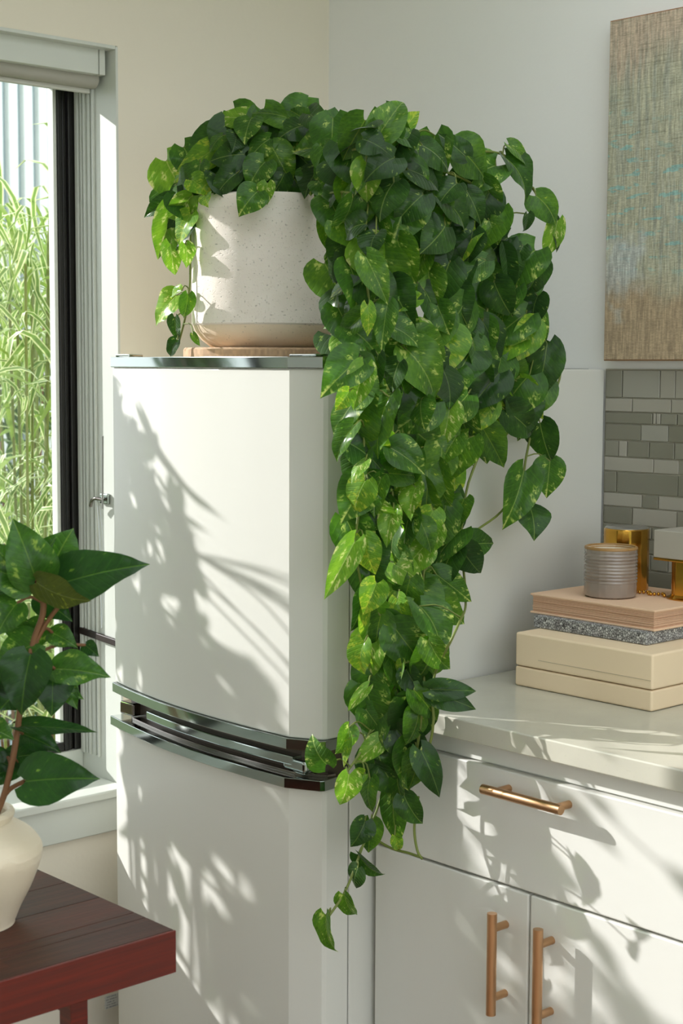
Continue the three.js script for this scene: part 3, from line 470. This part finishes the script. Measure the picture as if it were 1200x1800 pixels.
// the tail
L(640, 1132, 638, 1190, 46, 'y'); L(668, 1086, 652, 1150, 50, 'm'); L(735, 1078, 784, 1126, 48, 'm'); L(755, 1128, 790, 1186, 44, 'm'); L(690, 1160, 718, 1220, 40, 'm'); L(716, 1180, 750, 1224, 40, 'd'); L(706, 1170, 702, 1216, 24, 'y', 0.02, -0.6); L(762, 1212, 842, 1216, 32, 'd'); L(764, 1220, 840, 1248, 34, 'd'); L(730, 1216, 778, 1268, 46, 'm'); L(736, 1250, 724, 1312, 46, 'm'); L(644, 1210, 608, 1252, 20, 'y'); L(664, 1140, 690, 1200, 42, 'y'); L(690, 1215, 660, 1265, 40, 'y'); L(645, 1250, 682, 1300, 42, 'm');
L(572, 1340, 538, 1290, 48, 'm'); L(612, 1282, 588, 1330, 36, 'm'); L(612, 1302, 592, 1352, 24, 'y', 0.02, -0.7); L(668, 1302, 630, 1342, 34, 'y'); L(612, 1364, 602, 1420, 40, 'y'); L(640, 1362, 618, 1386, 28, 'y'); L(650, 1372, 640, 1426, 40, 'm'); L(660, 1344, 690, 1390, 44, 'd'); L(735, 1328, 716, 1392, 48, 'm'); L(742, 1324, 779, 1406, 42, 'd'); L(690, 1400, 704, 1494, 46, 'm'); L(712, 1402, 748, 1454, 40, 'd'); L(640, 1446, 612, 1490, 38, 'd'); L(652, 1448, 650, 1506, 34, 'm'); L(632, 1504, 676, 1546, 30, 'd'); L(628, 1528, 624, 1566, 32, 'd'); L(606, 1574, 626, 1616, 32, 'm'); L(574, 1612, 590, 1676, 42, 'm', 0.01); L(694, 1470, 700, 1500, 20, 'y');
// leaves between and behind them
function inside(p, poly) { let c = false; for (let i = 0, j = poly.length - 1; i < poly.length; j = i++) { const [xi, yi] = poly[i], [xj, yj] = poly[j]; if ((yi > p[1]) !== (yj > p[1]) && p[0] < (xj - xi) * (p[1] - yi) / (yj - yi) + xi) c = !c; } return c; }
const MASS = [[600, 350], [610, 245], [670, 225], [740, 250], [800, 285], [850, 320], [880, 420], [920, 470], [935, 560], [950, 640], [925, 740], [880, 760], [820, 800], [800, 880], [790, 960], [770, 1060], [760, 1130], [735, 1210], [735, 1310], [715, 1380], [690, 1400], [655, 1320], [650, 1200], [630, 1060], [625, 900], [625, 780], [590, 640], [585, 500]];
const CROWN = [[320, 300], [390, 240], [445, 215], [540, 215], [600, 255], [600, 335], [470, 335], [350, 340], [310, 420], [292, 360]];
const fill = rng(101), spots = [], inner = [];
for (let tries = 0; tries < 12000 && leaves < 420; tries++) {
  const px = 280 + 690 * fill(), py = 210 + 1200 * fill(), crown = inside([px, py], CROWN); if (!crown && !inside([px, py], MASS)) continue;
  if (spots.some(([a, b]) => Math.hypot(a - px, b - py) < 32)) continue; spots.push([px, py]);
  const len = 66 + 30 * fill(), a = (fill() - 0.5) * 1.9, back = py > 1080 ? -0.012 : -(0.018 + 0.034 * fill());
  const p = fill(), tone = p < 0.14 ? 'y' : p < 0.55 ? 'm' : 'd';
  L(px - Math.sin(a) * len * 0.4, py - Math.cos(a) * len * 0.4, px + Math.sin(a) * len * 0.6, py + Math.cos(a) * len * 0.6, len * 0.78, tone, back, 0, leaves >= 294 ? inner : null);
}
if (inner.length) obj('inner_leaves', inner, LM.m[1], pothos).userData.kind = 'stuff';
console.log('leaves', leaves);
// vines: stems that run through the leaves, with a leaf stalk to each leaf
{
  const paths = [
    [[470, 350], [440, 300], [400, 260], [360, 270], [335, 320], [335, 420], [332, 520], [325, 560], [312, 610]], [[480, 350], [460, 280], [480, 225], [530, 210], [570, 225]], [[500, 350], [520, 290], [560, 270], [600, 250], [660, 240], [720, 240]],
    [[520, 350], [570, 300], [640, 260], [740, 260], [820, 265], [890, 275], [935, 330], [970, 385], [975, 400]], [[540, 352], [565, 365], [590, 430], [640, 480], [650, 560], [640, 640], [640, 760], [635, 860], [625, 960], [640, 1060], [645, 1140], [660, 1240], [640, 1310], [600, 1370]],
    [[550, 350], [620, 340], [700, 360], [720, 450], [700, 560], [690, 680], [690, 800], [690, 900], [700, 1000], [690, 1100], [700, 1200], [690, 1300], [670, 1400], [640, 1480], [605, 1570], [578, 1610]],
    [[560, 345], [660, 310], [760, 340], [800, 430], [780, 520], [760, 620], [750, 720], [750, 820], [750, 900], [745, 1000], [735, 1100], [745, 1200], [735, 1300], [715, 1400], [700, 1440]], [[560, 345], [700, 300], [800, 320], [850, 400], [860, 500], [850, 600], [850, 700], [850, 770], [820, 860], [810, 950], [818, 1040], [800, 1110], [760, 1200], [762, 1270], [755, 1310]],
    [[570, 345], [720, 290], [850, 340], [890, 430], [920, 520], [950, 600], [985, 640], [975, 690], [940, 740], [925, 800], [915, 850], [880, 900], [840, 930]], [[735, 1400], [728, 1460], [735, 1500], [742, 1510]], [[650, 1470], [690, 1492], [720, 1500], [742, 1508]],
  ];
  const nodes = [];
  paths.forEach((p) => {
    const c = new THREE.CatmullRomCurve3(p.map(([x, y]) => plantAt(x, y, y > 1105 ? -0.006 : -0.028))), N = p.length * 5; const g = new THREE.TubeGeometry(c, N, 0.0022, 6, false);
    nodes.push(...c.getPoints(N * 2)); obj('vine', g, stemMat, pothos);
  });
  const stalks = [];
  for (const [b, n] of bases) {
    let best = null, bd = 9; for (const q of nodes) { const d = q.distanceTo(b) + (q.y < b.y - 0.02 ? 0.05 : 0); if (d < bd) { bd = d; best = q; } }
    if (b.distanceTo(best) > 0.14) best = b.clone().addScaledVector(n, -0.03).add(V(0, -0.03, 0));
    const mid = b.clone().add(best).multiplyScalar(0.5).add(V(0, 0.012, 0)).addScaledVector(n, -0.006); stalks.push(tube([best, mid, b], 0.0013, 6, 5));
  }
  obj('leaf_stalks', stalks, stemMat, pothos);
}

// ---------------------------------------------------------------- cutting in the vase
{
  const k = thing('cut_plant', 'leafy cutting with large glossy leaves standing in the cream vase', 'plant'), D = 2.08, r2 = rng(9), nodes = [], stalks = [];
  const stem = (pts, r) => { const c = new THREE.CatmullRomCurve3(pts.map(([x, y, o = 0]) => at(x, y, D - o))); nodes.push(...c.getPoints(40)); obj('stem', new THREE.TubeGeometry(c, 40, r, 8, false), stemBrown, k); };
  stem([[-30, 1560], [-12, 1450], [8, 1395], [25, 1320], [38, 1230], [58, 1130], [76, 1075], [72, 1025]], 0.0042);
  stem([[-40, 1560], [-30, 1450], [-20, 1380], [-15, 1280], [-22, 1180], [-30, 1080]], 0.004); stem([[62, 1130], [85, 1090], [112, 1055]], 0.003); stem([[-25, 1550], [-10, 1440], [15, 1390], [45, 1372]], 0.003);
  const M1 = leafMat(leafTex(21, [0.10, 0.27, 0.06], [0.20, 0.41, 0.09], [0.5, 0.66, 0.2], 0.0), { clearcoat: 0.7, clearcoatRoughness: 0.2 }), M2 = leafMat(leafTex(22, [0.17, 0.36, 0.08], [0.34, 0.55, 0.12], [0.62, 0.74, 0.3], 0.08), { clearcoat: 0.7, clearcoatRoughness: 0.2 }), M3 = leafMat(leafTex(23, [0.30, 0.36, 0.10], [0.40, 0.46, 0.16], [0.6, 0.65, 0.2], 0.1));
  const BG = [leafGeo({ seed: 41, fold: 0.3, droop: 0.5, w: 0.42, wave: 0.04, lobe: 0.12 }), leafGeo({ seed: 42, fold: 0.5, droop: 0.7, w: 0.42, wave: 0.06, lobe: 0.12 }), leafGeo({ seed: 43, fold: -0.2, droop: 0.9, w: 0.4, wave: 0.05, lobe: 0.1 })];
  const T = (bx, by, tx, ty, w, mat, off = 0, tilt = 0.3, geo = 0, side = 0) => {
    const b = at(bx, by, D - off), t = at(tx, ty, D - off - 0.01), n = FWD.clone().multiplyScalar(-1).addScaledVector(V(0, 1, 0), tilt).addScaledVector(RGT, side).normalize();
    putLeaf(k, b, t, n, 1.18 * w * D / FPX, BG[geo], mat);
    let best = nodes[0], bd = 9; for (const q of nodes) { const d = q.distanceTo(b) + (q.y > b.y ? 0.04 : 0); if (d < bd) { bd = d; best = q; } }
    stalks.push(tube([best, best.clone().add(b).multiplyScalar(0.5).add(V(0, 0.008, 0)), b], 0.0022, 8, 6));
  };
  T(100, 1028, 264, 987, 84, M1, 0.0, 0.5, 0); T(64, 1022, 22, 906, 78, M2, 0.02, 0.2, 1, 0.3); T(84, 1016, 128, 924, 92, M2, -0.02, 0.1, 2); T(52, 1028, -45, 985, 62, M2, 0.02, 0.4, 1); T(64, 1024, 160, 1066, 62, M3, 0.035, -0.6, 2); T(48, 1030, -30, 1046, 44, M1, -0.01, 0.5, 0);
  T(98, 1176, 197, 1187, 58, M2, 0.02, 0.6, 1); T(66, 1130, -12, 1168, 66, M2, 0.0, 0.5, 0); T(54, 1150, 34, 1262, 78, M1, 0.03, 0.3, 1); T(92, 1176, 92, 1262, 66, M1, 0.01, 0.4, 0, 0.4); T(36, 1276, 174, 1285, 34, M1, 0.0, 1.2, 0); T(44, 1374, 176, 1366, 82, M1, 0.03, 0.5, 0); T(10, 1335, 92, 1322, 44, M1, -0.03, 0.6, 2);
  T(150, 1134, 174, 1154, 26, M1, -0.03, 0.3, 0); T(92, 1112, 138, 1138, 38, M2, -0.02, 0.5, 1); T(112, 1196, 136, 1248, 34, M2, -0.02, 0.3, 0); T(-20, 1280, 26, 1298, 40, M2, 0.02, 0.9, 1); T(-20, 1330, 40, 1356, 40, M1, -0.02, 0.6, 0); T(20, 1100, 64, 1116, 40, M2, -0.04, 0.7, 0); T(-10, 1180, 40, 1220, 60, M1, -0.03, 0.3, 1); T(-30, 1090, 30, 1088, 48, M2, -0.02, 0.7, 1);
  T(30, 1060, -10, 1120, 58, M2, 0.01, 0.5, 1); T(70, 1050, 128, 1092, 48, M1, -0.03, 0.4, 0); T(80, 1100, 20, 1138, 54, M2, -0.03, 0.6, 2); T(60, 1190, 150, 1228, 56, M2, -0.02, 0.5, 1); T(50, 1200, -5, 1250, 66, M1, -0.02, 0.4, 0); T(40, 1290, 110, 1322, 44, M1, -0.03, 0.7, 1); T(60, 1020, 96, 940, 50, M2, -0.01, 0.1, 1, -0.4); T(40, 1015, -20, 950, 56, M2, -0.02, 0.2, 0); T(30, 1340, -30, 1382, 50, M1, -0.02, 0.5, 1);
  obj('leaf_stalks', stalks, stemBrown, k);
}

// ---------------------------------------------------------------- outside
{
  const lawn = tex(512, 512, (u, v) => mix3([0.22, 0.30, 0.16], [0.38, 0.44, 0.26], fbm(u * 40, v * 40, 4, 40)), true, [1, 1]);
  const ground = struct('ground', box(-14, -0.5, -14, 18, -0.13, 18, 0), std({ map: lawn, roughness: 0.95, bumpMap: plasterBump, bumpScale: 0.02 }));
  const sid = thing('neighbouring_wall', 'pale blue grey ribbed metal wall beyond the garden plants', 'wall');
  const sm = std({ color: 0xb3c6cc, roughness: 0.6 }), rm = std({ color: 0xe6ece8, roughness: 0.55 });
  obj('wall_panel', box(-3.2, -0.13, -3.2, -3.06, 3.1, 0.2, 0), sm, sid);
  const rib = box(-3.06, 0, -0.021, -3.02, 3.0, 0.021, 0.004);
  for (let i = 0; i < 46; i++) { const m = obj('rib', rib, rm, sid); m.position.z = -3.1 + i * 0.07; }
  obj('eave', box(-3.3, 3.0, -3.2, -2.9, 3.12, 0.2, 0.01), rm, sid);

  // strap leaved clump: arching striped blades
  function blade(len, w, arch, seed) {
    const N = 7, pos = [], uv = [], idx = []; let y = 0, z = 0;
    for (let i = 0; i <= N; i++) { const t = i / N, a = arch * t * t * 1.3 + 0.1, k = w * Math.pow(Math.sin(Math.PI * (0.08 + 0.92 * Math.pow(1 - t, 0.8))), 0.7) * (t === 1 ? 0.1 : 1); if (i) { y += Math.cos(a) * len / N; z += Math.sin(a) * len / N; } pos.push(-k, y, z + k * 0.4, 0, y, z, k, y, z + k * 0.4); uv.push(0, t, 0.5, t, 1, t); }
    for (let i = 0; i < N; i++) for (let j = 0; j < 2; j++) { const a = i * 3 + j; idx.push(a, a + 1, a + 4, a, a + 4, a + 3); }
    const g = new THREE.BufferGeometry(); g.setAttribute('position', new THREE.Float32BufferAttribute(pos, 3)); g.setAttribute('uv', new THREE.Float32BufferAttribute(uv, 2)); g.setIndex(idx); g.computeVertexNormals(); return g;
  }
  const stripe = tex(64, 64, (u, v) => mix3([0.46, 0.60, 0.26], [0.90, 0.93, 0.72], sstep(Math.abs(u - 0.5) + 0.1 * (vnoise(u * 20, v * 4) - 0.5), 0.22, 0.36)));
  const bm = phy({ map: stripe, side: THREE.DoubleSide, roughness: 0.8, transmission: 0.45, thickness: 0 }), bm2 = phy({ color: 0x8fae4a, side: THREE.DoubleSide, roughness: 0.8, transmission: 0.45, thickness: 0 });
  const BL = [blade(0.30, 0.0075, 2.1, 1), blade(0.38, 0.009, 1.8, 2), blade(0.26, 0.007, 2.5, 3), blade(0.34, 0.008, 1.2, 4)];
  function clump(label, x, z, top, height, n, seed, mats, up) {
    const g = thing('striped_grass', label, 'plant', [x, 0, z], 0), r = rng(seed), canes = [];
    for (let i = 0; i < 9; i++) { const a = r() * 6.28, q = 0.02 + 0.09 * r(); canes.push(tube([V(Math.cos(a) * q * 0.4, 0, Math.sin(a) * q * 0.4), V(Math.cos(a) * q, top * 0.5, Math.sin(a) * q), V(Math.cos(a) * q * 1.5, top * (0.8 + 0.15 * r()), Math.sin(a) * q * 1.5)], 0.004, 8, 5)); }
    obj('cane', canes, stemMat, g);
    for (let i = 0; i < n; i++) {
      const m = obj('blade', BL[Math.floor(r() * 4)], mats[Math.floor(r() * mats.length)], g), a = r() * 6.28, q = 0.15 * Math.sqrt(r()), h = top - 0.2 - height * Math.pow(r(), 1.1);
      m.position.set(Math.cos(a) * q, h, Math.sin(a) * q); m.rotation.set((r() - 0.5) * up, r() * 6.28, (r() - 0.5) * up, 'YXZ'); m.scale.setScalar(0.7 + 0.5 * r());
    }
  }
  clump('tall striped grass clump right outside the window below the ribbed wall', -0.72, 0.36, 1.95, 1.2, 295, 3, [bm, bm, bm2], 1.5);
  clump('second striped grass clump close behind the first outside the window', -1.42, -0.10, 1.95, 1.3, 295, 4, [bm, bm2], 1.2);

  // broad shrubs: small leaves merged, since nobody could count them
  function shrub(name, label, cx, cz, rx, rz, y0, y1, n, seed, size, mat, droopy, shape) {
    const g = thing(name, label, 'shrub', [cx, 0, cz]), r = rng(seed), pos = [], nor = [], uvs = [], idx = [], branches = [], src = leafGeo({ w: 0.2 * droopy + 0.34 * (1 - droopy), fold: 0.2, droop: 0.6, seed }), sp = src.attributes.position, sn = src.attributes.normal, su = src.attributes.uv;
    const m = new THREE.Matrix4(), q = new THREE.Quaternion(), v = V(), e = new THREE.Euler(); let base = 0;
    for (let i = 0; i < n; i++) {
      const a = r() * 6.28, d = Math.sqrt(r()), x = Math.cos(a) * d * rx, z = Math.sin(a) * d * rz, top = shape ? shape(cx + x, cz + z) : y1, y = y0 + (top - y0) * Math.pow(r(), shape ? 0.52 : 1);
      e.set(Math.PI - 0.9 + 1.4 * (r() - 0.5) * (1 - 0.4 * droopy), r() * 6.28, (r() - 0.5) * 1.0, 'YXZ'); q.setFromEuler(e); const s = size * (0.7 + 0.6 * r()); m.compose(V(x, y, z), q, V(s, s, s));
      for (let k = 0; k < sp.count; k++) { v.fromBufferAttribute(sp, k).applyMatrix4(m); pos.push(v.x, v.y, v.z); v.fromBufferAttribute(sn, k).applyQuaternion(q); nor.push(v.x, v.y, v.z); uvs.push(su.getX(k), su.getY(k)); }
      for (let k = 0; k < src.index.count; k++) idx.push(base + src.index.getX(k)); base += sp.count;
    }
    for (let i = 0; i < 14; i++) { const a = r() * 6.28, d = Math.sqrt(r()), x = Math.cos(a) * d * rx * 0.9, z = Math.sin(a) * d * rz * 0.9, top = (shape ? shape(cx + x, cz + z) : y1) - 0.05; branches.push(tube([V(x * 0.3, -0.02, z * 0.3), V(x * 0.7, top * 0.55, z * 0.7), V(x, top, z)], 0.006, 10, 5)); }
    const f = new THREE.BufferGeometry(); f.setAttribute('position', new THREE.Float32BufferAttribute(pos, 3)); f.setAttribute('normal', new THREE.Float32BufferAttribute(nor, 3)); f.setAttribute('uv', new THREE.Float32BufferAttribute(uvs, 2)); f.setIndex(idx);
    obj('branches', branches, stemBrown, g); const fo = obj('foliage', f, mat, g); fo.userData.kind = 'stuff'; return g;
  }
  const sh1 = leafMat(leafTex(31, [0.22, 0.38, 0.14], [0.4, 0.56, 0.22], [0.6, 0.7, 0.35], 0.2), { clearcoat: 0.2 });
  shrub('leafy_shrub', 'leafy green shrub far behind the striped grass outside the window', -2.2, -0.5, 0.35, 0.4, 0.1, 1.72, 700, 5, 0.08, sh1, 0.4);
  // the shrub in front of the sunny part of the window, out of frame, whose shade falls on fridge and cabinet
  const tops = [[1.07, 1.95], [1.26, 1.92], [1.33, 1.8], [1.37, 1.64], [1.46, 1.70], [1.53, 1.66], [1.67, 1.62], [1.9, 1.6]];
  const outline = (x, z) => { let k = 0; while (k < tops.length - 2 && z > tops[k + 1][0]) k++; const [a, b] = tops[k], [c, d] = tops[k + 1]; return lerp(b, d, clamp((z - a) / (c - a), 0, 1)); };
  shrub('bamboo_shrub', 'tall narrow leaved bamboo shrub outside the sunny part of the window', -0.75, 1.35, 0.16, 0.2, 1.0, 1.7, 300, 8, 0.11, sh1, 0.85, outline);
  shrub('hedge_bush', 'dense clipped leafy bush beside the bamboo outside the window', -1.2, 1.92, 0.22, 0.24, 0.3, 1.86, 900, 12, 0.09, sh1, 0.3);
  // unseen plant added by the glass: leaves placed to shade drawer and door
  const bp = thing('added_shadow_plant', 'unseen broad leaved plant added outside the window to throw leaf shadows on the drawer', 'plant'), r = rng(19), ends = [];
  const onCabinet = (px, py, z) => { const q = look(px, py); return EYE.clone().addScaledVector(q, (z - EYE.z) / q.z); };
  const back = (p, x) => p.addScaledVector(SUN_DIR, (x - p.x) / SUN_DIR.x);
  const S = (bx, by, tx, ty, x = -0.34, z = 0.6155, k = 0.8) => { const b = back(onCabinet(bx, by, z), x), t = back(onCabinet(tx, ty, z), x + 0.015 * r()); putLeaf(bp, b, t, V(-1, 0.3, 0.3).normalize(), b.distanceTo(t) * k, BG2, sh1); ends.push(b); };
  const BG2 = leafGeo({ seed: 51, fold: 0.1, droop: 0.3, w: 0.42, lobe: 0.12 });
  S(880, 1450, 1030, 1574, -0.34, 0.6155, 0.95); S(985, 1395, 1092, 1510, -0.4, 0.6155, 0.6); S(1040, 1400, 1088, 1440, -0.42); S(860, 1352, 868, 1420, -0.38, 0.6155, 0.5); S(905, 1350, 935, 1440, -0.33, 0.6155, 0.45); S(955, 1365, 985, 1440, -0.36, 0.6155, 0.4);
  S(900, 1570, 960, 1660, -0.35, 0.6155, 0.7); S(960, 1585, 1000, 1640, -0.4, 0.6155, 0.6); S(925, 1288, 958, 1330, -0.35, 0.635, 0.5); S(1050, 1312, 1085, 1335, -0.35, 0.635, 0.6); S(1185, 1540, 1260, 1600, -0.4); S(1040, 1640, 1100, 1740, -0.42, 0.6155, 0.6);
  const root = V(-0.42, -0.13, 1.32), runs = [tube([root, V(-0.40, 0.5, 1.25), V(-0.39, 1.1, 1.22), V(-0.37, 1.62, 1.2)], 0.006, 20, 6)];
  for (const b of ends) { const c = V(-0.385, Math.min(b.y + 0.05, 1.6), 1.215); runs.push(tube([c, c.clone().lerp(b, 0.6).add(V(0, 0.03, 0)), b], 0.0022, 8, 5)); }
  obj('stem', runs, stemBrown, bp);
}

renderer.render(scene, camera);
